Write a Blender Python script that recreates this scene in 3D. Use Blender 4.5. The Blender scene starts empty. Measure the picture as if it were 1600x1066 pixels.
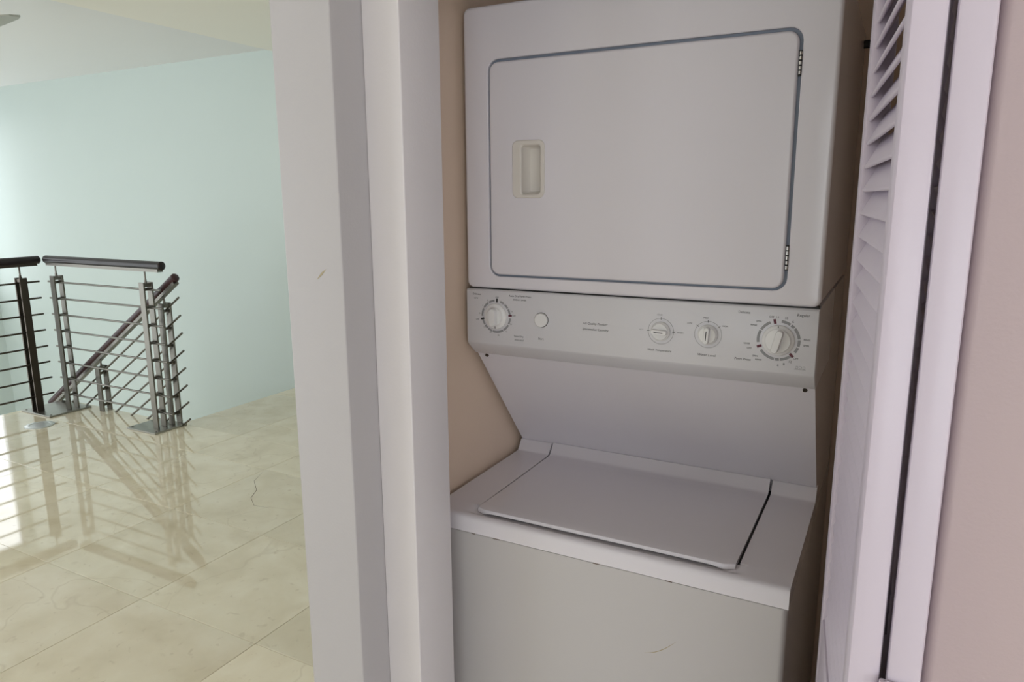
import bpy, bmesh, math, random
from mathutils import Vector, Matrix

# ------------------------------------------------------------------ camera
random.seed(7)
scene = bpy.context.scene
C = scene.collection
YAW, PITCH, ROLL = 0.4909, 0.1956, -0.0056
cam_d = bpy.data.cameras.new('camera')
cam_d.sensor_width = 36.0
cam_d.lens = 1123.37 * 36.0 / 1600.0
cam_d.clip_start = 0.02
cam = bpy.data.objects.new('camera', cam_d)
C.objects.link(cam)
fw = Vector((-math.sin(YAW)*math.cos(PITCH), math.cos(YAW)*math.cos(PITCH), -math.sin(PITCH)))
rt = Vector((math.cos(YAW), math.sin(YAW), 0))
up = rt.cross(fw)
rr = math.cos(ROLL)*rt + math.sin(ROLL)*up
uu = -math.sin(ROLL)*rt + math.cos(ROLL)*up
mw = Matrix((rr, uu, -fw)).transposed().to_4x4()
mw.translation = Vector((0.7898, -1.279, 1.5538))
cam.matrix_world = mw
scene.camera = cam

# ------------------------------------------------------------------ sky, light, exposure
world = bpy.data.worlds.new('sky')
scene.world = world
world.use_nodes = True
wn = world.node_tree.nodes
wn['Background'].inputs[0].default_value = (0.92, 0.965, 1.0, 1)
wn['Background'].inputs[1].default_value = 3.8
scene.view_settings.view_transform = 'Standard'
scene.view_settings.look = 'None'
scene.view_settings.gamma = 1.0
scene.view_settings.use_curve_mapping = False
scene.view_settings.exposure = -0.23

XL, YB, Y0, XR = -8.0, -4.2, 3.05, 4.5      # room limits: left wall, back wall, stair wall, right wall
ZC, ZLOW = 2.70, -2.9
WIN1 = (2.2, 2.98, 0.5, 2.45)              # window in left wall: y0,y1,z0,z1
WIN2 = (0.8, 4.3, 0.40, 2.30)              # window behind the camera: x0,x1,z0,z1
FILL_WIN3 = (-7.6, -2.6, -0.8, 2.50)             # unseen opening added in the same wall to light the stair wall evenly
FILL_WIN4 = (-3.9, 0.5, -0.8, 2.50)              # unseen opening added in the left wall to brighten the living area
FILL_WIN5 = (-4.0, -1.4, 0.4, 2.40)                # unseen opening added in the right hall wall for light from that side

def portal(name, loc, rot, sx, sy):
    l = bpy.data.lights.new(name, 'AREA'); l.shape = 'RECTANGLE'; l.size = sx; l.size_y = sy
    l.cycles.is_portal = True
    o = bpy.data.objects.new(name, l); C.objects.link(o); o.location = loc; o.rotation_euler = rot
    return o
for WW in (WIN1, FILL_WIN4): portal('window_portal', (XL-0.15, (WW[0]+WW[1])/2, (WW[2]+WW[3])/2), (0, -math.pi/2, 0), WW[3]-WW[2], WW[1]-WW[0])
for WW in (WIN2, FILL_WIN3): portal('window_portal', ((WW[0]+WW[1])/2, YB-0.15, (WW[2]+WW[3])/2), (math.pi/2, 0, 0), WW[1]-WW[0], WW[3]-WW[2])
portal('window_portal', (XR+0.15, (FILL_WIN5[0]+FILL_WIN5[1])/2, (FILL_WIN5[2]+FILL_WIN5[3])/2), (0, math.pi/2, 0), FILL_WIN5[3]-FILL_WIN5[2], FILL_WIN5[1]-FILL_WIN5[0])

# ------------------------------------------------------------------ materials
def lin(c):
    return tuple(((v/255)/12.92 if v/255 <= 0.04045 else ((v/255+0.055)/1.055)**2.4) for v in c)
def mat(name, col, rough=0.5, metal=0.0, spec=0.5, noise=0.0, nscale=40, bump=0.0, bscale=200, coat=0.0):
    m = bpy.data.materials.new(name); m.use_nodes = True
    nt = m.node_tree; b = nt.nodes['Principled BSDF']
    b.inputs['Base Color'].default_value = (*col, 1)
    b.inputs['Roughness'].default_value = rough
    b.inputs['Metallic'].default_value = metal
    b.inputs['Specular IOR Level'].default_value = spec
    b.inputs['Coat Weight'].default_value = coat
    b.inputs['Coat Roughness'].default_value = 0.08
    tc = nt.nodes.new('ShaderNodeTexCoord')
    if noise:
        n = nt.nodes.new('ShaderNodeTexNoise'); n.inputs['Scale'].default_value = nscale; n.inputs['Detail'].default_value = 4
        nt.links.new(tc.outputs['Object'], n.inputs['Vector'])
        r = nt.nodes.new('ShaderNodeMapRange'); r.inputs['To Min'].default_value = 1-noise; r.inputs['To Max'].default_value = 1+noise
        nt.links.new(n.outputs['Fac'], r.inputs['Value'])
        x = nt.nodes.new('ShaderNodeVectorMath'); x.operation = 'SCALE'; x.inputs[0].default_value = col
        nt.links.new(r.outputs['Result'], x.inputs['Scale']); nt.links.new(x.outputs['Vector'], b.inputs['Base Color'])
    if bump:
        n2 = nt.nodes.new('ShaderNodeTexNoise'); n2.inputs['Scale'].default_value = bscale; n2.inputs['Detail'].default_value = 2
        nt.links.new(tc.outputs['Object'], n2.inputs['Vector'])
        bp = nt.nodes.new('ShaderNodeBump'); bp.inputs['Strength'].default_value = bump; bp.inputs['Distance'].default_value = 0.002
        nt.links.new(n2.outputs['Fac'], bp.inputs['Height']); nt.links.new(bp.outputs['Normal'], b.inputs['Normal'])
    return m

M = {}
M['stair_wall'] = mat('stair_wall_paint', (0.56, 0.635, 0.605), 0.6, noise=0.015, nscale=2.0, bump=0.05)
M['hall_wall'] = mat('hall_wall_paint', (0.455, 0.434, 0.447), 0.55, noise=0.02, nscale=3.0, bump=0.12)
M['pink_wall'] = mat('pink_beige_paint', (0.55, 0.445, 0.45), 0.55, noise=0.03, nscale=3.0, bump=0.15)
M['ceiling'] = mat('ceiling_paint', (0.80, 0.80, 0.79), 0.7, noise=0.01, nscale=2, bump=0.05)
M['soffit'] = mat('hall_ceiling_paint', (0.88, 0.85, 0.77), 0.7, noise=0.01, nscale=2, bump=0.05)
M['closet'] = mat('closet_tan_paint', (0.80, 0.63, 0.50), 0.6, noise=0.03, nscale=6, bump=0.08)
M['jamb'] = mat('jamb_paint', (0.69, 0.655, 0.675), 0.4, noise=0.02, nscale=5, bump=0.12)
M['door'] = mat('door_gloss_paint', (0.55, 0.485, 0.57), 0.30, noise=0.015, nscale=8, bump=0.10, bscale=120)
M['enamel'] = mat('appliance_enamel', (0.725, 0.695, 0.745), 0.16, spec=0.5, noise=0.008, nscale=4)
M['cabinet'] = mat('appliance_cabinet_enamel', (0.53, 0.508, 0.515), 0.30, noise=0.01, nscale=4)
M['panel_white'] = mat('control_panel_white', (0.665, 0.655, 0.69), 0.32, noise=0.008, nscale=5)
M['plastic'] = mat('white_plastic', (0.76, 0.75, 0.75), 0.28)
M['cream'] = mat('cream_plastic', (0.68, 0.64, 0.60), 0.35)
M['gasket'] = mat('grey_gasket', (0.20, 0.23, 0.29), 0.5)
M['dark'] = mat('dark_gap', (0.03, 0.03, 0.03), 0.7)
M['ink'] = mat('grey_print', (0.05, 0.05, 0.055), 0.6)
M['ink_light'] = mat('pale_grey_print', (0.27, 0.27, 0.28), 0.6)
M['ink_black'] = mat('black_print', (0.015, 0.012, 0.015), 0.5)
M['ink_red'] = mat('maroon_print', (0.10, 0.012, 0.03), 0.5)
M['chrome'] = mat('hinge_metal', (0.50, 0.49, 0.46), 0.25, metal=1.0)
M['steel'] = mat('brushed_steel', (0.20, 0.19, 0.165), 0.38, metal=1.0, noise=0.08, nscale=30)
M['plate'] = mat('plate_steel', (0.36, 0.355, 0.32), 0.35, metal=1.0, noise=0.08, nscale=20)
M['steel_dark'] = mat('dark_steel', (0.10, 0.085, 0.07), 0.42, metal=1.0, noise=0.1, nscale=30)
M['rail_wood'] = mat('dark_handrail', (0.014, 0.009, 0.010), 0.32, noise=0.2, nscale=20)
M['rail_red'] = mat('dark_reddish_handrail', (0.045, 0.016, 0.018), 0.38, noise=0.2, nscale=20)
M['grout'] = mat('floor_grout', (0.40, 0.36, 0.27), 0.8, noise=0.1, nscale=30)
M['disc'] = mat('floor_cap_metal', (0.62, 0.64, 0.62), 0.35, metal=0.6)
M['fan'] = mat('fan_blade_grey', (0.42, 0.43, 0.39), 0.5)
M['fan_white'] = mat('fan_white', (0.82, 0.82, 0.82), 0.4)
M['rust'] = mat('rust_brown', (0.09, 0.045, 0.02), 0.9)
M['scuff'] = mat('scuff_tan', (0.42, 0.36, 0.24), 0.8)
M['alu'] = mat('window_frame_white', (0.75, 0.77, 0.78), 0.4)

def marble():
    m = bpy.data.materials.new('cream_marble'); m.use_nodes = True
    nt = m.node_tree; N = nt.nodes; L = nt.links; b = N['Principled BSDF']
    tc = N.new('ShaderNodeTexCoord'); oi = N.new('ShaderNodeObjectInfo')
    ofs = N.new('ShaderNodeVectorMath'); ofs.operation = 'SCALE'; ofs.inputs['Scale'].default_value = 37.0
    cmb = N.new('ShaderNodeCombineXYZ'); L.new(oi.outputs['Random'], cmb.inputs[0]); L.new(oi.outputs['Random'], cmb.inputs[1])
    L.new(cmb.outputs[0], ofs.inputs[0])
    add = N.new('ShaderNodeVectorMath'); add.operation = 'ADD'
    L.new(tc.outputs['Object'], add.inputs[0]); L.new(ofs.outputs[0], add.inputs[1])
    n1 = N.new('ShaderNodeTexNoise'); n1.inputs['Scale'].default_value = 4.5; n1.inputs['Detail'].default_value = 7; n1.inputs['Distortion'].default_value = 0.35
    L.new(add.outputs[0], n1.inputs['Vector'])
    r1 = N.new('ShaderNodeValToRGB')
    r1.color_ramp.elements[0].position = 0.30; r1.color_ramp.elements[0].color = (0.74, 0.65, 0.47, 1)
    r1.color_ramp.elements[1].position = 0.70; r1.color_ramp.elements[1].color = (0.88, 0.81, 0.64, 1)
    e = r1.color_ramp.elements.new(0.5); e.color = (0.82, 0.735, 0.555, 1)
    L.new(n1.outputs['Fac'], r1.inputs['Fac'])
    # fine fossil flecks
    n2 = N.new('ShaderNodeTexNoise'); n2.inputs['Scale'].default_value = 26; n2.inputs['Detail'].default_value = 5; n2.inputs['Distortion'].default_value = 0.6
    L.new(add.outputs[0], n2.inputs['Vector'])
    r2 = N.new('ShaderNodeMapRange'); r2.inputs['From Min'].default_value = 0.62; r2.inputs['From Max'].default_value = 0.72
    r2.inputs['To Max'].default_value = 0.45
    L.new(n2.outputs['Fac'], r2.inputs['Value'])
    mx = N.new('ShaderNodeMix'); mx.data_type = 'RGBA'
    L.new(r2.outputs['Result'], mx.inputs['Factor']); L.new(r1.outputs['Color'], mx.inputs['A']); mx.inputs['B'].default_value = (0.60, 0.50, 0.35, 1)
    # thin veins: zero crossing of a distorted noise
    n3 = N.new('ShaderNodeTexNoise'); n3.inputs['Scale'].default_value = 0.9; n3.inputs['Detail'].default_value = 4; n3.inputs['Distortion'].default_value = 0.3
    L.new(add.outputs[0], n3.inputs['Vector'])
    sb = N.new('ShaderNodeMath'); sb.operation = 'SUBTRACT'; sb.inputs[1].default_value = 0.5; L.new(n3.outputs['Fac'], sb.inputs[0])
    ab = N.new('ShaderNodeMath'); ab.operation = 'ABSOLUTE'; L.new(sb.outputs[0], ab.inputs[0])
    r3 = N.new('ShaderNodeMapRange'); r3.inputs['From Min'].default_value = 0.0; r3.inputs['From Max'].default_value = 0.004
    r3.inputs['To Min'].default_value = 0.30; r3.inputs['To Max'].default_value = 0.0
    L.new(ab.outputs[0], r3.inputs['Value'])
    mx2 = N.new('ShaderNodeMix'); mx2.data_type = 'RGBA'
    L.new(r3.outputs['Result'], mx2.inputs['Factor']); L.new(mx.outputs['Result'], mx2.inputs['A']); mx2.inputs['B'].default_value = (0.58, 0.48, 0.33, 1)
    # tile to tile tone
    tr = N.new('ShaderNodeMapRange'); tr.inputs['To Min'].default_value = 0.92; tr.inputs['To Max'].default_value = 1.06
    L.new(oi.outputs['Random'], tr.inputs['Value'])
    sc = N.new('ShaderNodeVectorMath'); sc.operation = 'SCALE'; L.new(mx2.outputs['Result'], sc.inputs[0]); L.new(tr.outputs['Result'], sc.inputs['Scale'])
    L.new(sc.outputs[0], b.inputs['Base Color'])
    b.inputs['Roughness'].default_value = 0.035; b.inputs['Specular IOR Level'].default_value = 1.0
    return m
M['marble'] = marble()

# ------------------------------------------------------------------ mesh helpers
def obj(name, bm, m, parent=None, smooth=None, loc=None):
    bmesh.ops.recalc_face_normals(bm, faces=bm.faces)
    me = bpy.data.meshes.new(name); bm.to_mesh(me); bm.free()
    mats = m if isinstance(m, (list, tuple)) else [m]
    for k in mats: me.materials.append(M[k])
    if smooth is not None:
        for p in me.polygons: p.use_smooth = True
        me.set_sharp_from_angle(angle=math.radians(smooth))
    o = bpy.data.objects.new(name, me); C.objects.link(o)
    if parent: o.parent = parent
    if loc: o.location = loc
    return o
def tag(o, label, cat, group=None, kind=None):
    o['label'] = label; o['category'] = cat
    if group: o['group'] = group
    if kind: o['kind'] = kind
    return o
def thing(name, label, cat, loc=(0,0,0), group=None, kind=None):
    o = bpy.data.objects.new(name, None); C.objects.link(o); o.location = loc; o.empty_display_size = 0.1
    return tag(o, label, cat, group, kind)
def box(bm, x0, x1, y0, y1, z0, z1, bev=0, seg=2, mi=0):
    r = bmesh.ops.create_cube(bm, size=1)
    vs = r['verts']
    for v in vs:
        v.co = Vector(((x0+x1)/2+v.co.x*(x1-x0), (y0+y1)/2+v.co.y*(y1-y0), (z0+z1)/2+v.co.z*(z1-z0)))
    fs = set(f for v in vs for f in v.link_faces)
    for f in fs: f.material_index = mi
    if bev:
        es = list(set(e for v in vs for e in v.link_edges))
        rr_ = bmesh.ops.bevel(bm, geom=es, offset=bev, segments=seg, affect='EDGES', profile=0.5)
        for f in rr_['faces']: f.material_index = mi
    return vs
def bxo(name, m, parent, x0, x1, y0, y1, z0, z1, bev=0, seg=2):
    bm = bmesh.new(); box(bm, x0, x1, y0, y1, z0, z1, bev, seg)
    return obj(name, bm, m, parent, 35 if bev else None)
def cyl(bm, p0, p1, r0, r1=None, n=12, mi=0, cap=True):
    p0 = Vector(p0); p1 = Vector(p1); r1 = r0 if r1 is None else r1
    d = (p1-p0).normalized(); a = d.orthogonal().normalized(); b = d.cross(a)
    A = []; B = []
    for i in range(n):
        t = 2*math.pi*i/n; v = math.cos(t)*a+math.sin(t)*b
        A.append(bm.verts.new(p0+v*r0)); B.append(bm.verts.new(p1+v*r1))
    for i in range(n):
        f = bm.faces.new((A[i], A[(i+1)%n], B[(i+1)%n], B[i])); f.material_index = mi
    if cap:
        f = bm.faces.new(A[::-1]); f.material_index = mi
        f = bm.faces.new(B); f.material_index = mi
def rrect(x0, x1, z0, z1, r, y, n=5):
    """rounded rectangle loop in the XZ plane at depth y"""
    pts = []
    for cx, cz, a0 in ((x1-r, z1-r, 0), (x0+r, z1-r, 90), (x0+r, z0+r, 180), (x1-r, z0+r, 270)):
        for i in range(n+1):
            a = math.radians(a0+90*i/n)
            pts.append((cx+r*math.cos(a), y, cz+r*math.sin(a)))
    return pts
def loft(bm, loops, cap0=True, cap1=True, mi=0):
    V = [[bm.verts.new(p) for p in lp] for lp in loops]
    n = len(V[0])
    for k in range(len(V)-1):
        for i in range(n):
            f = bm.faces.new((V[k][i], V[k][(i+1)%n], V[k+1][(i+1)%n], V[k+1][i])); f.material_index = mi
    if cap0: bm.faces.new(V[0][::-1]).material_index = mi
    if cap1: bm.faces.new(V[-1]).material_index = mi
def prism(bm, pts, ax, a0, a1, mi=0):
    """closed polygon extruded; ax 'x': pts are (y,z); 'z': pts are (x,y)"""
    def P(p, a):
        return (a, p[0], p[1]) if ax == 'x' else ((p[0], a, p[1]) if ax == 'y' else (p[0], p[1], a))
    A = [bm.verts.new(P(p, a0)) for p in pts]; B = [bm.verts.new(P(p, a1)) for p in pts]
    n = len(pts)
    for i in range(n):
        bm.faces.new((A[i], A[(i+1)%n], B[(i+1)%n], B[i])).material_index = mi
    bm.faces.new(A[::-1]).material_index = mi; bm.faces.new(B).material_index = mi
def disc_lathe(bm, cx, cz, prof, n=32, mi=0):
    """lathe around an axis parallel to Y through (cx,cz); prof = [(r,y)...] from outside to centre"""
    rings = []
    for r, y in prof:
        if r < 1e-6: rings.append([bm.verts.new((cx, y, cz))])
        else: rings.append([bm.verts.new((cx+r*math.cos(2*math.pi*i/n), y, cz+r*math.sin(2*math.pi*i/n))) for i in range(n)])
    for a, b in zip(rings, rings[1:]):
        for i in range(n):
            if len(b) == 1: f = bm.faces.new((a[i], a[(i+1)%n], b[0]))
            elif len(a) == 1: f = bm.faces.new((a[0], b[(i+1)%n], b[i]))
            else: f = bm.faces.new((a[i], a[(i+1)%n], b[(i+1)%n], b[i]))
            f.material_index = mi
def arc_band(bm, cx, cz, r0, r1, a0, a1, y, n=32, mi=0, th=0.0004):
    """printed ring segment (thin solid) on the panel"""
    steps = max(2, int(n*abs(a1-a0)/360))
    A = []
    for i in range(steps+1):
        a = math.radians(a0+(a1-a0)*i/steps); c, s = math.cos(a), math.sin(a)
        A.append([bm.verts.new((cx+r*c, yy, cz+r*s)) for r, yy in ((r0, y), (r1, y), (r1, y+th), (r0, y+th))])
    for p, q in zip(A, A[1:]):
        for i in range(4):
            bm.faces.new((p[i], p[(i+1)%4], q[(i+1)%4], q[i])).material_index = mi

# ------------------------------------------------------------------ floor, tile by tile
floor = thing('floor', 'polished cream marble tile floor', 'floor', kind='structure')
REG = [(-4.97, -0.105, YB, 1.93), (-3.59, -0.105, 1.93, Y0), (-0.105, XR, YB, -0.40)]
bm = bmesh.new()
for (x0, x1, y0, y1) in REG: box(bm, x0, x1, y0, y1, -0.22, -0.0035)
obj('floor_slab', bm, 'grout', floor)
PX, PY, GX, GY = 0.633, 0.623, -1.112, 0.322
gap = 0.0008
for i in range(-8, 8):
    for j in range(-10, 6):
        tx0, tx1 = GX+i*PX+gap, GX+(i+1)*PX-gap
        ty0, ty1 = GY+j*PY+gap, GY+(j+1)*PY-gap
        for (x0, x1, y0, y1) in REG:
            a0, a1, b0, b1 = max(tx0, x0), min(tx1, x1), max(ty0, y0), min(ty1, y1)
            if a1-a0 < 0.01 or b1-b0 < 0.01: continue
            bm = bmesh.new(); w, d = (a1-a0)/2, (b1-b0)/2; bv = 0.0012
            loft(bm, [[(s*w, t*d, -0.012) for s, t in ((-1,-1),(1,-1),(1,1),(-1,1))],
                      [(s*w, t*d, -bv) for s, t in ((-1,-1),(1,-1),(1,1),(-1,1))],
                      [(s*(w-bv), t*(d-bv), 0) for s, t in ((-1,-1),(1,-1),(1,1),(-1,1))]])
            obj('floor_tile', bm, 'marble', floor, loc=((a0+a1)/2, (b0+b1)/2, 0))
lower = bxo('floor_lower', 'marble', None, XL, 0, -5, Y0, ZLOW-0.1, ZLOW)
tag(lower, 'cream floor of the level below the stairs', 'floor', kind='structure')

# ------------------------------------------------------------------ walls and ceilings
def wall(name, m, label, boxes, kind='structure', bev=0):
    bm = bmesh.new()
    for b in boxes: box(bm, *b)
    return tag(obj(name, bm, m), label, name.split('_')[0], kind=kind)
wall('wall_stair', 'stair_wall', 'tall pale mint-white wall behind the stair railing', [(XL, -0.015-0.09, Y0, Y0+0.15, ZLOW, ZC+0.1)])
wall('wall_left', 'stair_wall', 'white wall with a tall window at the far left of the stairwell', [
    (XL-0.12, XL, YB, FILL_WIN4[0], ZLOW, ZC+0.1), (XL-0.12, XL, FILL_WIN4[1], WIN1[0], ZLOW, ZC+0.1),
    (XL-0.12, XL, FILL_WIN4[0], FILL_WIN4[1], ZLOW, FILL_WIN4[2]), (XL-0.12, XL, FILL_WIN4[0], FILL_WIN4[1], FILL_WIN4[3], ZC+0.1), (XL-0.12, XL, WIN1[1], Y0, ZLOW, ZC+0.1),
    (XL-0.12, XL, WIN1[0], WIN1[1], ZLOW, WIN1[2]), (XL-0.12, XL, WIN1[0], WIN1[1], WIN1[3], ZC+0.1)])
wall('wall_back', 'ceiling', 'wall with a wide window behind the viewer', [
    (XL, FILL_WIN3[0], YB-0.12, YB, ZLOW, ZC+0.1), (FILL_WIN3[0], FILL_WIN3[1], YB-0.12, YB, ZLOW, FILL_WIN3[2]), (FILL_WIN3[0], FILL_WIN3[1], YB-0.12, YB, FILL_WIN3[3], ZC+0.1),
    (FILL_WIN3[1], WIN2[0], YB-0.12, YB, ZLOW, ZC+0.1), (WIN2[1], XR, YB-0.12, YB, ZLOW, ZC+0.1),
    (WIN2[0], WIN2[1], YB-0.12, YB, ZLOW, WIN2[2]), (WIN2[0], WIN2[1], YB-0.12, YB, WIN2[3], ZC+0.1)])
wall('wall_right', 'ceiling', 'pinkish hall wall far to the right', [(XR, XR+0.12, YB, FILL_WIN5[0], -0.2, ZC), (XR, XR+0.12, FILL_WIN5[1], -0.40, -0.2, ZC),
    (XR, XR+0.12, FILL_WIN5[0], FILL_WIN5[1], -0.2, FILL_WIN5[2]), (XR, XR+0.12, FILL_WIN5[0], FILL_WIN5[1], FILL_WIN5[3], ZC)])
wall('ceiling_stairwell', 'ceiling', 'grey-white ceiling over the stairwell', [(XL, -3.6, YB, Y0, ZC, ZC+0.1)])
wall('ceiling', 'soffit', 'beige hall ceiling ending at the stairwell edge', [(-3.6, XR, YB, Y0, ZC-0.02, ZC+0.1)])
# closet shell
YA, YS, YI = -0.40, -0.327, -0.215
XB, XD, XJ = 0.016, 0.088, 0.857
ZH = 2.06
def plan(name, m, label, pts, z0, z1, cat, bev=0.0025):
    bm = bmesh.new(); prism(bm, pts, 'z', z0, z1)
    es = [e for e in bm.edges if abs(e.verts[0].co.z-e.verts[1].co.z) > 0.1]
    bmesh.ops.bevel(bm, geom=es, offset=bev, segments=4, affect='EDGES', profile=0.5)
    return tag(obj(name, bm, m, None, 30), label, cat, kind='structure')
plan('wall_closet_left', 'hall_wall', 'pale painted wall end left of the laundry closet opening',
     [(-0.105, YA), (XB, YA), (XB, YI), (-0.016, YI), (-0.016, Y0), (-0.105, Y0)], 0, ZC-0.02, 'wall')
trim = plan('trim_1', 'jamb', 'pale painted door jamb beside the washer and dryer',
     [(XB, YS), (XD, YS), (XD, YI), (XB, YI)], 0, ZH, 'trim')
plan('wall_closet_right', 'pink_wall', 'pinkish beige wall right of the folded louvered doors',
     [(XJ, YA), (XR, YA), (XR, YI), (XJ+0.01, YI)], 0, ZC-0.02, 'wall', 0.012)
bm = bmesh.new(); box(bm, XB, XJ, YA, YI, ZH, ZC-0.02)
tag(obj('wall_closet_header', bm, 'hall_wall'), 'wall above the laundry closet opening', 'wall', kind='structure')
wall('wall_closet_side', 'closet', 'tan inside wall left of the washer', [(-0.0155, -0.0125, YI, 0.68, 0, 2.5)])
wall('wall_closet_inside', 'closet', 'tan back and right walls inside the closet', [
    (-0.0125, 0.96, 0.68, 0.70, 0, 2.5), (0.94, 0.96, YI, 0.68, 0, 2.5)])
wall('ceiling_closet', 'closet', 'tan ceiling inside the closet', [(-0.0125, 0.96, YI, 0.70, 2.5, 2.55)])
wall('floor_closet', 'marble', 'marble floor inside the closet', [(-0.0125, 0.96, YA, 0.68, -0.1, 0.0)])
# windows (frames)
def window(name, label, axis, a0, a1, z0, z1, c, nm):
    w = thing(name, label, 'window', kind='structure')
    def bar(nm_, p0, p1, q0, q1):
        if axis == 'x': bxo(nm_, 'alu', w, c-0.03, c+0.03, p0, p1, q0, q1, 0.004)
        else: bxo(nm_, 'alu', w, p0, p1, c-0.03, c+0.03, q0, q1, 0.004)
    bar('window_frame', a0, a1, z0, z0+0.05); bar('window_frame', a0, a1, z1-0.05, z1)
    bar('window_frame', a0, a0+0.05, z0, z1); bar('window_frame', a1-0.05, a1, z0, z1)
    for k in range(1, nm): 
        p = a0+(a1-a0)*k/nm; bar('mullion', p-0.025, p+0.025, z0, z1)
    return w
window('window_1', 'tall white framed window at the stairwell end', 'x', *WIN1, XL-0.05, 1)
window('fill_window_5', 'unseen white framed window added on the right hall wall for side light', 'x', *FILL_WIN5, XR+0.05, 2)
window('fill_window_4', 'unseen broad white framed window added on the left wall for more light', 'x', *FILL_WIN4, XL-0.05, 3)
window('window_2', 'wide white framed window behind the viewer', 'y', *WIN2, YB-0.05, 3)
window('fill_window_3', 'unseen white framed window added opposite the stairwell to light it', 'y', *FILL_WIN3, YB-0.05, 3)

# ------------------------------------------------------------------ stacked washer and dryer
W = 0.686
unit = thing('laundry_center', 'white stacked washer and dryer unit in the closet', 'washer dryer', (0, 0, 0))
def arc_profile(r, n=5):
    return [(r*(1-math.sin(math.pi/2*i/n)), r*(1-math.cos(math.pi/2*i/n))) for i in range(n+1)]
def shell(bm, x0, x1, z0, z1, rc, yf, yb, re, hole=None, depth=0.0, mi=0, back=True, n=5):
    """rounded front box: back cap -> rolled front edge -> (hole edge -> hole depth)"""
    loops = [rrect(x0, x1, z0, z1, rc, yb, n)]
    for k in range(6):
        a = math.pi/2*k/5
        ins = re*(1-math.cos(a)); y = yf+re*(1-math.sin(a))
        loops.append(rrect(x0+ins, x1-ins, z0+ins, z1-ins, max(rc-ins, 0.0005), y, n))
    if hole:
        hx0, hx1, hz0, hz1, hr = hole
        loops.append(rrect(hx0-0.0015, hx1+0.0015, hz0-0.0015, hz1+0.0015, hr+0.0015, yf, n))
        loops.append(rrect(hx0, hx1, hz0, hz1, hr, yf+0.0015, n))
        loops.append(rrect(hx0, hx1, hz0, hz1, hr, yf+depth, n))
    loft(bm, loops, cap0=back, cap1=True, mi=mi)
ZT, ZDB, ZPB = 1.918, 1.3716, 1.2553
DX0, DX1, DZ0, DZ1 = 0.0552, 0.6303, 1.398, 1.8182
bm = bmesh.new(); shell(bm, 0, W, ZDB+0.0012, ZT, 0.014, 0, 0.60, 0.007, (DX0, DX1, DZ0, DZ1, 0.022), 0.0400)
obj('dryer_body', bm, 'enamel', unit, 40)
bm = bmesh.new(); q = 0.0002
loft(bm, [rrect(DX0+0.02, DX1-0.02, DZ0+0.02, DZ1-0.02, 0.01, 0.0118), rrect(DX0+q, DX1-q, DZ0+q, DZ1-q, 0.022, 0.0118), rrect(DX0+q, DX1-q, DZ0+q, DZ1-q, 0.022, 0.0060),
          rrect(DX0+0.02, DX1-0.02, DZ0+0.02, DZ1-0.02, 0.01, 0.0060), rrect(DX0+0.02, DX1-0.02, DZ0+0.02, DZ1-0.02, 0.01, 0.0118)], False, False)
obj('door_gasket', bm, 'gasket', unit)
# dryer door with handle cup
g = 0.0055
HX0, HX1, HZ0, HZ1 = 0.1115, 0.1805, 1.5545, 1.6640
bm = bmesh.new(); shell(bm, DX0+g*0.75, DX1-g, DZ0+g*0.75, DZ1-g, 0.018, -0.003, 0.0059, 0.005, (HX0+0.002, HX1-0.002, HZ0+0.002, HZ1-0.002, 0.010), 0.030, back=False)
ddoor = obj('dryer_door', bm, 'enamel', unit, 40)
bm = bmesh.new()
cup = (0.1305, 0.1715, 1.5620, 1.6545)
loops = [rrect(HX0, HX1, HZ0, HZ1, 0.012, -0.0030), rrect(HX0, HX1, HZ0, HZ1, 0.012, -0.0045), rrect(HX0+0.0015, HX1-0.0015, HZ0+0.0015, HZ1-0.0015, 0.0105, -0.0058)]
loops += [rrect(cup[0]-0.002, cup[1]+0.002, cup[2]-0.002, cup[3]+0.002, 0.008, -0.0058), rrect(cup[0]+0.0005, cup[1]-0.0005, cup[2]+0.0005, cup[3]-0.0005, 0.006, -0.0035),
          rrect(cup[0]+0.003, cup[1]-0.0008, cup[2]+0.0015, cup[3]-0.0015, 0.005, 0.014), rrect(cup[0]+0.008, cup[1]-0.003, cup[2]+0.005, cup[3]-0.005, 0.004, 0.0200)]
loft(bm, loops, cap0=False, cap1=True)
h = obj('door_handle', bm, 'cream', ddoor, 35); h['label'] = 'cream recessed cup handle'
for z0, z1 in ((1.744, 1.781), (1.434, 1.474)):
    bm = bmesh.new(); nk = 5; hh = (z1-z0)/nk
    for k in range(nk):
        cyl(bm, (DX1-0.0026, 0.0, z0+k*hh+0.0012), (DX1-0.0026, 0.0, z0+(k+1)*hh-0.0012), 0.0024, n=10)
    cyl(bm, (DX1-0.0026, 0.0, z0), (DX1-0.0026, 0.0, z1), 0.0016, n=8, mi=1)
    box(bm, DX1-0.0054, DX1-0.0002, 0.0015, 0.0058, z0-0.001, z1+0.001, mi=1)
    hg = obj('door_hinge', bm, ['chrome', 'dark'], ddoor, 40); hg['label'] = 'metal knuckle hinge'
# side latch bolt at the rear top
bm = bmesh.new(); cyl(bm, (W, 0.555, 1.88), (W+0.012, 0.555, 1.88), 0.009, n=10); obj('side_bolt', bm, 'dark', unit)

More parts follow.
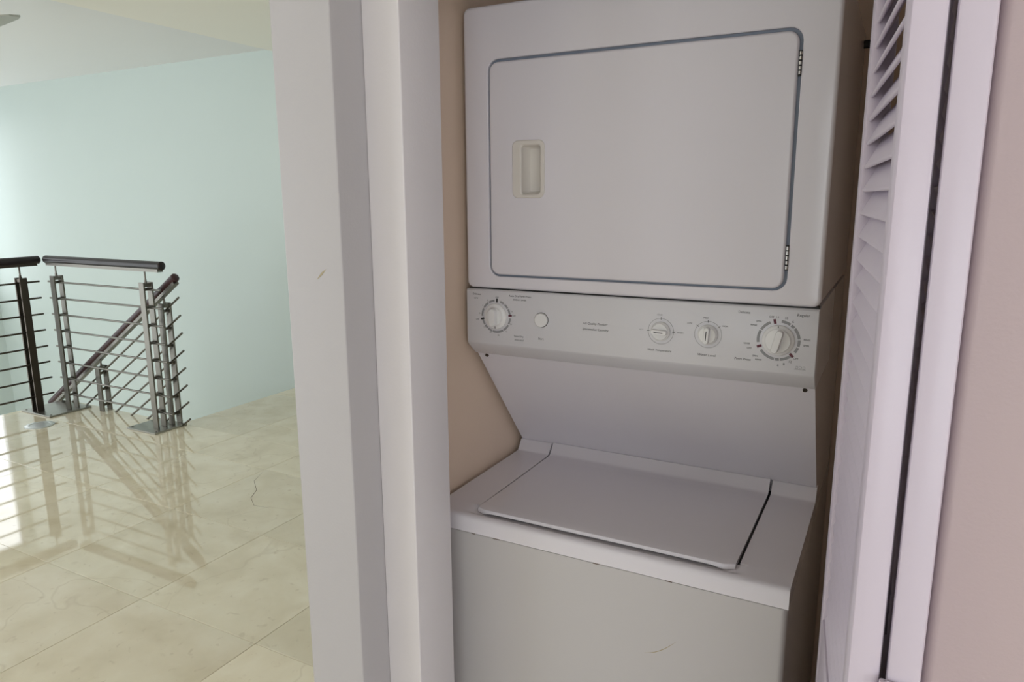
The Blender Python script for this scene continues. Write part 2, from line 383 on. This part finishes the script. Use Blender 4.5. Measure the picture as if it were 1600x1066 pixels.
# control panel
PY_ = -0.004
bm = bmesh.new()
prof = [(0.30, ZDB+0.0011), (0.025, ZDB+0.0011), (0.025, ZDB-0.0012), (PY_+0.004, ZDB-0.0012), (PY_+0.0012, ZDB-0.0024), (PY_, ZDB-0.005), (PY_, ZPB+0.003), (PY_+0.0012, ZPB+0.0005),
        (PY_+0.006, ZPB-0.0045), (0.0255, 1.2295), (0.0290, 1.2274), (0.034, 1.2270), (0.30, 1.2270)]
prism(bm, prof, 'x', 0.001, W-0.001)
vs = [e for e in bm.edges if abs(e.verts[0].co.x-e.verts[1].co.x) < 1e-6 and max(e.verts[0].co.y, e.verts[1].co.y) < 0.03]
bmesh.ops.bevel(bm, geom=vs, offset=0.002, segments=2, affect='EDGES', profile=0.5)
panel = obj('control_panel', bm, 'panel_white', unit, 40)
bxo('panel_seam', 'dark', unit, 0.003, W-0.003, 0.006, 0.026, ZDB-0.0013, ZDB+0.0013)
FY = PY_-0.0001          # printed face

def text(s, cx, cz, width, m='ink', shear=0.0, parent=panel, th=0.0003, height=None, name='printed_text'):
    cu = bpy.data.curves.new('t', 'FONT'); cu.body = s; cu.size = 0.01; cu.shear = shear
    cu.align_x = 'CENTER'; cu.align_y = 'CENTER'; cu.resolution_u = 2
    to = bpy.data.objects.new('t', cu)
    me = bpy.data.meshes.new_from_object(to)
    bpy.data.objects.remove(to); bpy.data.curves.remove(cu)
    xs = [v.co.x for v in me.vertices]; ys = [v.co.y for v in me.vertices]
    sx = width/(max(xs)-min(xs)); sy = sx if height is None else height/(max(ys)-min(ys))
    mx, my = (max(xs)+min(xs))/2, (max(ys)+min(ys))/2
    for v in me.vertices:
        v.co = Vector((cx+(v.co.x-mx)*sx, FY-th, cz+(v.co.y-my)*sy))
    me.name = name; me.materials.clear(); me.materials.append(M[m])
    o = bpy.data.objects.new(name, me); C.objects.link(o); o.parent = parent
    return o
for s, x, z, w, sh, m in (
    ('Delicate', 0.5649, 1.3587, 0.0195, 0.0, 'ink'), ('Regular', 0.6612, 1.3588, 0.0195, 0.0, 'ink'), ('Perm Press', 0.5663, 1.2760, 0.0275, 0.15, 'ink'),
    ('Wash Temperature', 0.4171, 1.2767, 0.0450, 0.2, 'ink'), ('Water Level', 0.5039, 1.2768, 0.0320, 0.2, 'ink'),
    ('GE Quality Product', 0.2900, 1.3161, 0.0500, 0.25, 'ink_black'), ('Spacemaker Laundry', 0.2902, 1.3050, 0.0540, 0.2, 'ink'),
    ('Auto Dry Perm Press', 0.1269, 1.3600, 0.0500, 0.0, 'ink'), ('ENERGY SAVER', 0.1269, 1.3530, 0.0290, 0.0, 'ink'),
    ('Timed Dry', 0.1236, 1.2778, 0.0220, 0.0, 'ink'), ('HIGH HEAT', 0.1251, 1.2705, 0.0210, 0.0, 'ink'), ('Start', 0.1743, 1.2779, 0.0120, 0.0, 'ink'),
    ('Delicate', 0.0262, 1.3602, 0.0185, 0.0, 'ink'), ('LOW', 0.0249, 1.3515, 0.0095, 0.0, 'ink'),
    ('HOT', 0.3815, 1.3136, 0.0080, 0.0, 'ink_light'), ('COLD', 0.4159, 1.3437, 0.0100, 0.0, 'ink'), ('WARM', 0.4545, 1.3130, 0.0110, 0.0, 'ink'),
    ('LOW', 0.4712, 1.3325, 0.0085, 0.0, 'ink'), ('MED', 0.4997, 1.3438, 0.0085, 0.0, 'ink'), ('HIGH', 0.5335, 1.3313, 0.0095, 0.0, 'ink'),
    ('OFF', 0.6105, 1.3537, 0.0080, 0.0, 'ink_black'), ('OFF', 0.5765, 1.2966, 0.0080, 0.0, 'ink'), ('OFF', 0.6535, 1.2850, 0.0080, 0.0, 'ink_black'),
    ('SPIN', 0.5900, 1.3445, 0.0085, 0.0, 'ink'), ('RINSE', 0.5820, 1.3377, 0.0105, 0.0, 'ink'), ('RINSE', 0.5720, 1.3045, 0.0105, 0.0, 'ink'),
    ('SPIN', 0.5870, 1.2835, 0.0085, 0.0, 'ink'), ('RINSE', 0.5930, 1.2775, 0.0105, 0.0, 'ink'), ('10', 0.6344, 1.3528, 0.0042, 0.0, 'ink'), ('14', 0.6200, 1.3538, 0.0042, 0.0, 'ink_light'),
    ('6', 0.6450, 1.3478, 0.0025, 0.0, 'ink'), ('RINSE', 0.6690, 1.3185, 0.0105, 0.0, 'ink'), ('SPIN', 0.6680, 1.3086, 0.0085, 0.0, 'ink'),
    ('4', 0.6251, 1.2705, 0.0028, 0.0, 'ink'), ('8', 0.6348, 1.2735, 0.0026, 0.0, 'ink'), ('12', 0.6452, 1.2788, 0.0045, 0.0, 'ink'),
    ('OFF', 0.0745, 1.3555, 0.0075, 0.0, 'ink'), ('OFF', 0.0270, 1.3070, 0.0075, 0.0, 'ink'), ('OFF', 0.1135, 1.3197, 0.0075, 0.0, 'ink'),
    ('60', 0.1085, 1.3285, 0.0042, 0.0, 'ink_light'), ('50', 0.1060, 1.3020, 0.0042, 0.0, 'ink_light'), ('40', 0.0955, 1.2860, 0.0042, 0.0, 'ink_light'),
    ('30', 0.0770, 1.2770, 0.0042, 0.0, 'ink'), ('20', 0.0580, 1.2820, 0.0042, 0.0, 'ink'), ('10', 0.0440, 1.2920, 0.0042, 0.0, 'ink_light'),
    ('D', 0.0330, 1.3200, 0.0025, 0.0, 'ink'), ('C', 0.0400, 1.3370, 0.0025, 0.0, 'ink'), ('B', 0.0520, 1.3480, 0.0025, 0.0, 'ink_light')):
    text(s, x, z, w, m, sh)

def dial(name, cx, cz, r_skirt, r_top, h, grip_len, grip_w, angle, label, ring=0.0, pointer='line'):
    bm = bmesh.new(); y = PY_
    disc_lathe(bm, cx, cz, [(r_skirt, y), (r_skirt, y-0.0025), (r_skirt-0.0012, y-0.0042), (r_top+0.0012, y-0.0052), (r_top, y-0.0062), (r_top-0.0015, y-0.0090), (0, y-0.0095)], 36)
    # grip bar: lofted rounded loop, tilted by angle
    ca, sa = math.cos(angle), math.sin(angle)
    def loop(l, w, yy):
        pts = rrect(-w, w, -l, l, w*0.9, 0, 4)
        return [(cx+p[0]*ca-p[2]*sa, yy, cz+p[0]*sa+p[2]*ca) for p in pts]
    loft(bm, [loop(grip_len, grip_w, y-0.008), loop(grip_len, grip_w*0.95, y-h+0.002), loop(grip_len-0.001, grip_w*0.8, y-h)], cap0=False)
    o = obj(name, bm, 'plastic', panel, 38)
    if label: o['label'] = label
    if pointer == 'line':
        bm = bmesh.new(); l = grip_len*0.55
        pts = [(-0.0007, -l), (0.0007, -l), (0.0007, l), (-0.0007, l)]
        prism(bm, [(cx+px*ca-pz*sa, cz+px*sa+pz*ca) for px, pz in pts], 'y', y-h-0.0003, y-h+0.0005)
        obj('pointer_line', bm, 'ink_black', panel)
    else:
        bm = bmesh.new(); a = pointer; rr0, rr1 = r_top+0.0010, r_skirt-0.0015
        c, s = math.cos(a), math.sin(a); wdt = 0.0005
        prism(bm, [(cx+rr0*c-wdt*s, cz+rr0*s+wdt*c), (cx+rr0*c+wdt*s, cz+rr0*s-wdt*c), (cx+rr1*c+wdt*s, cz+rr1*s-wdt*c), (cx+rr1*c-wdt*s, cz+rr1*s+wdt*c)], 'y', y-0.0056, y-0.004)
        obj('pointer_line', bm, 'ink_black', panel)
    return o
R_ = math.radians
TD, WT, WL, WD = (0.0715, 1.3160), (0.4185, 1.3130), (0.5045, 1.3140), (0.6235, 1.3140)
dial('dryer_timer_dial', *TD, 0.0265, 0.0190, 0.020, 0.0180, 0.0075, R_(0), 'white round dryer timer dial', pointer=R_(-90))
dial('water_temperature_knob', *WT, 0.0180, 0.0160, 0.018, 0.0150, 0.0048, R_(88), 'white knob turned sideways with a black line')
dial('water_level_knob', *WL, 0.0180, 0.0160, 0.018, 0.0150, 0.0048, R_(-3), 'white knob standing upright with a black line')
dial('washer_timer_dial', *WD, 0.0265, 0.0215, 0.022, 0.0200, 0.0060, R_(-14), 'large white washer timer dial', pointer=R_(92))
# printed rings and marks
def marks(name, fn, m):
    bm = bmesh.new(); fn(bm); return obj(name, bm, m, panel)
yp = FY-0.0003
marks('dial_ring', lambda b: [arc_band(b, *TD, 0.0305, 0.0345, a0, a1, yp, 72) for a0, a1 in ((8, 30), (34, 52), (56, 72), (96, 120), (124, 150), (153, 182), (192, 215), (218, 232), (235, 252), (255, 300), (303, 330), (334, 356))], 'ink_light')
marks('dial_ring', lambda b: [arc_band(b, *WD, 0.0310, 0.0355, a0, a1, yp, 72) for a0, a1 in ((58, 84), (44, 55), (8, 41), (-14, 5), (-34, -18), (-82, -50), (-96, -85), (-146, -99), (116, 150), (153, 190))], 'ink_light')
for (kx, kz) in (WT, WL):
    marks('dial_ring', lambda b: arc_band(b, kx, kz, 0.0236, 0.0242, 0, 360, yp, 48), 'ink_light')
def tick(b, c, a, r0, r1, w):
    a = R_(a); ca, sa = math.cos(a), math.sin(a)
    prism(b, [(c[0]+r0*ca-w*sa, c[1]+r0*sa+w*ca), (c[0]+r0*ca+w*sa, c[1]+r0*sa-w*ca), (c[0]+r1*ca+w*sa, c[1]+r1*sa-w*ca), (c[0]+r1*ca-w*sa, c[1]+r1*sa+w*ca)], 'y', yp-0.0001, yp+0.0003)
for c, a, m, w in ((TD, 86, 'ink_black', 0.0013), (TD, 6, 'ink_red', 0.0013), (TD, 192, 'ink_black', 0.0013), (WD, 103, 'ink_red', 0.0016), (WD, 202, 'ink_red', 0.0016), (WD, -47, 'ink_red', 0.0016)):
    marks('off_mark', lambda b: tick(b, c, a, 0.0290, 0.0370, w*1.35), m)
for c, a in ((WT, 90), (WT, 180), (WT, 0), (WL, 92), (WL, 142), (WL, 38)):
    marks('tick_mark', lambda b: tick(b, c, a, 0.0215, 0.0262, 0.00045), 'ink')
# small certification mark
def cert(b):
    for k in range(3): arc_band(b, 0.6560+k*0.0055, 1.2700, 0.0018, 0.0023, 200, 520, yp, 20)
    prism(b, [(0.6520, 1.2665), (0.6700, 1.2665), (0.6700, 1.2670), (0.6520, 1.2670)], 'y', yp, yp+0.0004)
marks('certification_mark', cert, 'ink_light')
# start button in a dark rim
bm = bmesh.new(); disc_lathe(bm, 0.1755, 1.3160, [(0.0150, PY_+0.0005), (0.0150, PY_-0.0004), (0, PY_-0.0004)], 32)
obj('button_rim', bm, 'ink', panel, 30)
bm = bmesh.new(); disc_lathe(bm, 0.1755, 1.3160, [(0.0139, PY_-0.0002), (0.0139, PY_-0.0045), (0.0128, PY_-0.0060), (0, PY_-0.0066)], 32)
b_ = obj('start_button', bm, 'plastic', panel, 30); b_['label'] = 'round white start button'

# spacer panel sloping back under the controls
ZW, YBK, YW = 0.9406, 0.2723, -0.1552
bm = bmesh.new()
prism(bm, [(0.036, 1.2269), (0.262, 0.948), (0.262, 0.90), (0.60, 0.90), (0.60, ZDB), (0.30, ZDB), (0.30, 1.2269)], 'x', 0.002, W-0.002)
obj('back_panel', bm, 'enamel', unit)
for x in (0.023, 0.6675):
    bm = bmesh.new(); n_ = Vector((0, -0.28, -0.226)).normalized(); p = Vector((x, 0.0405, 1.2214))
    cyl(bm, p-n_*0.002, p+n_*0.0028, 0.0048, 0.0036, 12); s_ = obj('screw', bm, 'steel_dark', unit, 30)
# washer top deck: rolled front, cove at the back, either side of the lid
LX0, LX1 = 0.0835, 0.5950
def deck_profile():
    return [(0.262, 0.900), (0.262, 0.9650), (0.2460, 0.9650), (0.2440, 0.9640), (0.2290, 0.9440), (0.2260, 0.9420), (0.2220, 0.9410), (0.205, 0.9406)]
front = [(YW+0.012, ZW), (YW+0.006, ZW-0.0012), (YW+0.002, ZW-0.0045), (YW, ZW-0.010), (YW, 0.9075), (YW+0.0015, 0.9062), (YW+0.02, 0.9060)]
bm = bmesh.new()
for x0, x1 in ((0.0, LX0), (LX1+0.004, W)):
    prism(bm, deck_profile()+[(-0.100, ZW), ]+[(-0.100, 0.9060), (0.262, 0.9060)][:0]+[(-0.100, 0.9060)], 'x', x0, x1)
def sstep(a, b, v): t = min(1, max(0, (v-a)/(b-a))); return t*t*(3-2*t)
sec = []
xs_ = [0.0]+[0.066+0.004*k for k in range(8)]+[0.12, 0.2, 0.3, 0.4, 0.5, 0.57]+[0.586+0.004*k for k in range(8)]+[W]
for x in xs_:                                        # finger scoop in front of the lid
    sc_ = 0.0050*sstep(0.066, 0.094, x)*(1-sstep(0.586, 0.614, x))
    ys_ = [-0.100, -0.112, -0.126, -0.131, -0.135, -0.139]
    top = [(y, ZW-sc_*sstep(-0.141, -0.128, y)) for y in ys_]
    sec.append([(x, p[0], p[1]) for p in top+front+[(-0.100, 0.9060)]])
loft(bm, sec)
prism(bm, [(-0.100, ZW-0.008), (0.262, ZW-0.008), (0.262, 0.9060), (-0.100, 0.9060)], 'x', LX0, LX1+0.004)
bmesh.ops.remove_doubles(bm, verts=bm.verts, dist=1e-5)
obj('washer_top', bm, 'enamel', unit, 40)
bxo('lid_gap', 'dark', unit, LX0, LX1+0.004, -0.098, 0.262, ZW-0.0079, ZW-0.006)
# lid: raised plate whose back curls up, front corners turned down
bm = bmesh.new()
lw0, lw1 = LX0+0.0050, LX1-0.0010
nx = 28; LT = 0.9475
prof_top = [(-0.1270, 0.0), (-0.1264, 0.0022), (-0.1240, 0.0036), (-0.1190, 0.0042), (-0.10, 0.0036), (0.0, 0.0016), (0.1950, 0.0014), (0.2180, 0.0014), (0.2235, 0.0026), (0.2280, 0.0050), (0.2425, 0.0242), (0.2440, 0.0255)]
rows = []
for i in range(nx+1):
    t = i/nx; x = lw0+(lw1-lw0)*t
    e = min(t, 1-t)*(lw1-lw0)                       # distance to a side
    rc = 0.010
    ins = 0.0 if e > rc else rc-math.sqrt(max(rc*rc-(rc-e)**2, 0))
    rise = 0.0042*min(1, max(0, (e-0.012)/0.03))
    rise = rise*rise*(3*0.0042-2*rise)/(0.0042**2)
    col = []
    for k, (y, dz) in enumerate(prof_top):
        zz = ZW+0.0015+dz
        if k == 0: zz = ZW-0.0042+rise
        if k == 1: zz = ZW+0.0010+rise*0.3
        if k < 5: y = y+ins
        if e < 0.004 and 0 < k < 9: zz -= (0.004-e)*0.35
        col.append((x, y, zz))
    col += [(x, 0.2600, ZW+0.0265), (x, 0.2600, ZW+0.010), (x, 0.2400, ZW+0.0010), (x, 0.19, ZW-0.004), (x, -0.095, ZW-0.004), (x, -0.0985, ZW-0.0035), (x, -0.118+ins, ZW-0.0040+rise)]
    rows.append([bm.verts.new(p) for p in col])
n = len(rows[0])
for a, b in zip(rows, rows[1:]):
    for k in range(n): bm.faces.new((a[k], a[(k+1)%n], b[(k+1)%n], b[k]))
bm.faces.new(rows[0]); bm.faces.new(rows[-1][::-1])
lid = obj('washer_lid', bm, 'enamel', unit, 40)
# cabinet
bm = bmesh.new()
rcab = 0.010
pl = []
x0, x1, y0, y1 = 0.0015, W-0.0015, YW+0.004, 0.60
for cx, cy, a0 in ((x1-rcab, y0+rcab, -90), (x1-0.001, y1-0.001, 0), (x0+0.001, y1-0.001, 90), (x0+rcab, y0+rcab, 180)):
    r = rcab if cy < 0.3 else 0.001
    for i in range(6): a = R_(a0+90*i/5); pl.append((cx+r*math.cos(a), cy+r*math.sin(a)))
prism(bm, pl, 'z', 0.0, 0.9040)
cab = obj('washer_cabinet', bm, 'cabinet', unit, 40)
bxo('cabinet_seam', 'dark', unit, 0.004, W-0.004, YW+0.0055, 0.55, 0.9041, 0.9059)
def smear(name, m, parent, pts, w):
    """thin worn mark lying on a surface: pts on the surface (3d), ribbon with small thickness"""
    bm = bmesh.new(); n = len(pts)
    for i in range(n-1):
        r0 = w*math.sin(math.pi*(i+0.3)/(n-0.4)); r1 = w*math.sin(math.pi*(i+1.3)/(n-0.4)) if i < n-2 else w*0.2
        cyl(bm, pts[i], pts[i+1], max(r0, w*0.15), max(r1, w*0.15), 6)
    return obj(name, bm, m, parent)
smear('scratch', 'scuff', cab, [(0.452+0.056*t, YW+0.0039, 0.755+0.012*t+0.027*t*t) for t in [k/8 for k in range(9)]], 0.0008)
for x, l in ((0.098, 0.004), (0.150, 0.008), (0.357, 0.007), (0.491, 0.006)):
    bm = bmesh.new(); box(bm, x-l, x+l, YW+0.0025, YW+0.006, 0.9036, 0.9066, 0.0008, 1); obj('rust_spot', bm, 'rust', cab)

smear('marble_vein', 'rust', floor, [(x, y, 0.0) for x, y in ((-2.364, 1.533), (-2.297, 1.404), (-2.185, 1.319), (-2.132, 1.231), (-2.040, 1.168), (-1.948, 1.181))], 0.0012)
smear('scuff_mark', 'scuff', bpy.data.objects['wall_closet_left'], [(-0.0377, -0.3995, 1.4275), (-0.0275, -0.3995, 1.4363), (-0.0174, -0.3995, 1.4449)], 0.0022)

# ------------------------------------------------------------------ folded louvered doors
def leaf(name, label, p_near, p_far, side, th=0.0262):
    """leaf from hinge edge (near) to far edge; p are plan points of the outer face; side=+1: thickness to the right of travel"""
    root = thing(name, label, 'door', (p_near[0], p_near[1], 0.012), kind='structure')
    d = Vector((p_far[0]-p_near[0], p_far[1]-p_near[1])); w = d.length
    root.rotation_euler = (0, 0, math.atan2(d.y, d.x))
    s = -1 if side > 0 else 1
    t0, t1 = (0, s*th) if s > 0 else (s*th, 0)
    H = 2.02; st = 0.038
    def part(nm, u0, u1, z0, z1, a=None, b=None, bev=0.0022):
        return bxo(nm, 'door', root, u0, u1, t0 if a is None else a, t1 if b is None else b, z0, z1, bev, 2)
    part('stile', 0, st, 0, H, bev=0.004); part('stile', w-st, w, 0, H, bev=0.004)
    part('rail', st, w-st, 1.92, H); part('rail', st, w-st, 0.860, 0.972); part('rail', st, w-st, 0, 0.17)
    tm = (t0+t1)/2
    part('panel', st, w-st, 0.17, 0.860, tm-0.004, tm+0.004, 0.0005)
    part('raised_field', st+0.035, w-st-0.035, 0.205, 0.825, tm-0.010, tm+0.010, 0.006)
    # slats: outer edge low, inner edge high
    pitch = 0.0275; n = int((1.92-0.972)/pitch)
    bm = bmesh.new(); L2 = (w-2*st)/2
    ang = R_(62); hw = 0.0174; ht = 0.0022
    du, dn = (math.cos(ang), math.sin(ang)), (-math.sin(ang), math.cos(ang))
    pf = []
    for k in range(6):                                # rounded outer nose
        a = R_(90+180*k/5); pf.append((-hw+ht*math.cos(a), ht*math.sin(a)))
    pf += [(hw, -ht), (hw, ht)]
    pts = [(s*(a*du[0]+b*dn[0]), a*du[1]+b*dn[1]) for a, b in pf]
    prism(bm, pts, 'x', -L2, L2)
    first = obj('louver_slat', bm, 'door', root, 40, ((st+w-st)/2, tm, 0.972+pitch*0.55))
    for k in range(1, n):
        c = first.copy(); C.objects.link(c); c.parent = root; c.location = (w/2, tm, 0.972+pitch*(k+0.55))
    return root, w, s
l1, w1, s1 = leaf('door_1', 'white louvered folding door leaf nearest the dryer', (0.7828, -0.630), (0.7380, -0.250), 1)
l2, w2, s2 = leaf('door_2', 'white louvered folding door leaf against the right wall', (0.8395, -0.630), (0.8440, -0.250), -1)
# hinge joining the leaves on the near edges
bm = bmesh.new(); box(bm, 0.8105, 0.8375, -0.6335, -0.6315, 1.055, 1.138, 0.0006, 1); cyl(bm, (0.8110, -0.6335, 1.055), (0.8110, -0.6335, 1.138), 0.0032, n=10)
hg = obj('hinge_plate', bm, 'door', None, 35)
hg.parent = l2; hg.matrix_parent_inverse = (Matrix.Translation(l2.location) @ l2.rotation_euler.to_matrix().to_4x4()).inverted(); hg['label'] = 'white painted hinge'

# ------------------------------------------------------------------ railings
ZR = [0.972-0.1215*k for k in range(8)]
def post(root, x, y, z0, z1, along, zs, m, pin_top, slope=0.0):
    """two flat bars either side of the rods, a spacer block at each rod and a pin that carries the handrail"""
    for s in (-1, 1):
        if along == 'x': bxo('post_bar', m, root, x-0.025, x+0.025, y+s*0.030-0.006, y+s*0.030+0.006, z0, z1, 0.001, 1)
        else: bxo('post_bar', m, root, x+s*0.030-0.006, x+s*0.030+0.006, y-0.025, y+0.025, z0, z1, 0.001, 1)
    for z in zs:
        bm = bmesh.new()
        if along == 'x': cyl(bm, (x, y-0.034, z), (x, y+0.034, z), 0.010, n=10)
        else: cyl(bm, (x-0.034, y, z), (x+0.034, y, z), 0.010, n=10)
        obj('rod_clamp', bm, m, root, 40)
    bm = bmesh.new()
    if along == 'x': box(bm, x-0.018, x+0.018, y-0.030, y+0.030, z1-0.030, z1-0.006)
    else: box(bm, x-0.030, x+0.030, y-0.018, y+0.018, z1-0.030, z1-0.006)
    cyl(bm, (x, y, z1-0.02), (x, y, z1+0.018), 0.011, 0.008, 10); cyl(bm, (x, y, z1+0.018), (x, y, pin_top), 0.006, n=8)
    obj('handrail_pin', bm, m, root, 40)
def rod(root, p0, p1, m, r=0.0070):
    bm = bmesh.new(); cyl(bm, p0, p1, r, n=10); return obj('rod', bm, m, root, 40)
def handrail(root, p0, p1, m, ms, r=0.029):
    p0, p1 = Vector(p0), Vector(p1); d = (p1-p0).normalized()
    bm = bmesh.new()
    cyl(bm, p0, p1, r, n=20); 
    cyl(bm, p0-d*0.008, p0, r*0.75, r, n=20); cyl(bm, p1, p1+d*0.008, r, r*0.75, n=20)
    hr = obj('handrail', bm, m, root, 50)
    up_ = Vector((0, 0, 1)); sd = d.cross(up_).normalized(); nn = sd.cross(d).normalized()
    bm = bmesh.new()
    def ring(p): return [p+sd*a+nn*b for a, b in ((-0.020, -r-0.012), (0.020, -r-0.012), (0.020, -r+0.010), (-0.020, -r+0.010))]
    loft(bm, [ring(p0+d*0.02), ring(p1-d*0.02)])
    obj('support_strip', bm, ms, hr)
def plate(root, x0, x1, y0, y1):
    p = bxo('base_plate', 'plate', root, x0, x1, y0, y1, 0.0, 0.012, 0.002, 1)
    for x in (x0+0.025, x1-0.025):
        for y in (y0+0.025, y1-0.025):
            bm = bmesh.new(); cyl(bm, (x, y, 0.012), (x, y, 0.016), 0.008, 0.006, 8); obj('bolt', bm, 'steel', p)
# straight railing in front of the stairs
RY = 1.785
ra = thing('railing', 'straight steel rod railing with black handrail in front of the stairs', 'railing', (0, 0, 0))
for x in (-3.615, -4.625): post(ra, x, RY, 0.012, 1.020, 'x', ZR, 'steel', 1.110)
for z in ZR: rod(ra, (-4.735, RY, z), (-3.470, RY, z), 'steel')
handrail(ra, (-4.725, RY, 1.135), (-3.435, RY, 1.135), 'rail_wood', 'steel')
plate(ra, -3.825, -3.525, 1.675, 1.928); plate(ra, -4.930, -4.565, 1.575, 1.890)
# railing along the void
RX = -4.80
rb = thing('railing', 'dark steel railing with black handrail at the left edge of the photo', 'railing', (0, 0, 0))
for y in (1.63, 0.45): post(rb, RX, y, 0.012 if y > 1 else 0.0, 1.010, 'y', ZR, 'steel_dark', 1.110)
for z in ZR: rod(rb, (RX, 0.20, z), (RX, 1.757, z), 'steel_dark')
handrail(rb, (RX, 0.20, 1.130), (RX, 1.768, 1.130), 'rail_wood', 'steel_dark')
# railing down the stairs
SY, SL = 1.893, 0.658
rs = thing('stair_railing', 'sloping steel railing with dark reddish handrail descending the stairs', 'railing', (0, 0, 0))
def sz(x, z_at): return z_at+SL*(x+3.44)
tops = [0.915-0.1215*k for k in range(8)]
for x, zb in ((-3.595, 0.012), (-4.39, -0.66)):
    zt = sz(x, 1.045)-0.075
    post(rs, x, SY, zb, zt, 'x', [sz(x, t) for t in tops if sz(x, t) > zb+0.02], 'steel', zt+0.062)
for t in tops: rod(rs, (-3.44, SY, t), (-5.15, SY, sz(-5.15, t)), 'steel')
handrail(rs, (-3.455, SY, sz(-3.455, 1.060)), (-5.10, SY, sz(-5.10, 1.060)), 'rail_red', 'steel')
# stairs
stairs = thing('staircase', 'cream marble staircase going down behind the railings', 'staircase', (0, 0, 0))
for k in range(14):
    x1 = -3.59-0.274*k; z = -0.18*(k+1)
    bxo('tread', 'marble', stairs, x1-0.294, x1, 1.935, Y0-0.002, z-0.04, z, 0.003, 1)
    bxo('riser', 'marble', stairs, x1-0.02, x1, 1.94, Y0-0.002, z, z+0.14)
bm = bmesh.new(); prism(bm, [(-3.61, -0.24), (-3.61, -0.50), (-7.4, -0.50-0.658*3.79), (-7.4, -0.24-0.658*3.79)], 'y', 1.94, Y0-0.002); obj('stringer', bm, 'stair_wall', stairs)
# round cap on the floor
bm = bmesh.new(); n = 28
rings = [[(0.093*math.cos(2*math.pi*i/n)*k, 0.093*math.sin(2*math.pi*i/n)*k, z) for i in range(n)] for k, z in ((1, 0), (1, 0.004), (0.94, 0.007), (0.70, 0.0075), (0.68, 0.0055))]
loft(bm, rings)
cap = obj('floor_cap', bm, 'disc', None, 40, (-4.45, 1.44, 0.0)); tag(cap, 'round pale metal cap on the floor beside the railing corner', 'floor cap')

# ------------------------------------------------------------------ ceiling fan, mostly out of frame
fan = thing('ceiling_fan', 'ceiling fan whose grey blade tip shows at the top left corner', 'ceiling fan', (-3.585, 0.925, 2.42))
bm = bmesh.new(); n = 24
loft(bm, [[(r*math.cos(2*math.pi*i/n), r*math.sin(2*math.pi*i/n), z) for i in range(n)] for r, z in ((0.06, -0.06), (0.105, -0.045), (0.12, 0.0), (0.11, 0.045), (0.04, 0.07))]); obj('motor_housing', bm, 'fan_white', fan, 40)
bm = bmesh.new(); cyl(bm, (0, 0, 0.06), (0, 0, 0.22), 0.014, n=12); obj('downrod', bm, 'fan_white', fan, 40)
bm = bmesh.new(); loft(bm, [[(r*math.cos(2*math.pi*i/n), r*math.sin(2*math.pi*i/n), z) for i in range(n)] for r, z in ((0.03, 0.19), (0.06, 0.22), (0.07, 0.259))]); obj('ceiling_canopy', bm, 'fan_white', fan, 40)
for k in range(3):
    a = R_((-11, 172, 262)[k])
    bm = bmesh.new()
    out = [(0.10, -0.05), (0.30, -0.065), (0.48, -0.070), (0.55, -0.055), (0.575, 0.0), (0.55, 0.055), (0.48, 0.070), (0.30, 0.065), (0.10, 0.05)]
    prism(bm, out, 'z', -0.004, 0.004)
    b = obj('blade', bm, 'fan', fan); b.rotation_euler = (R_(10), 0, a)
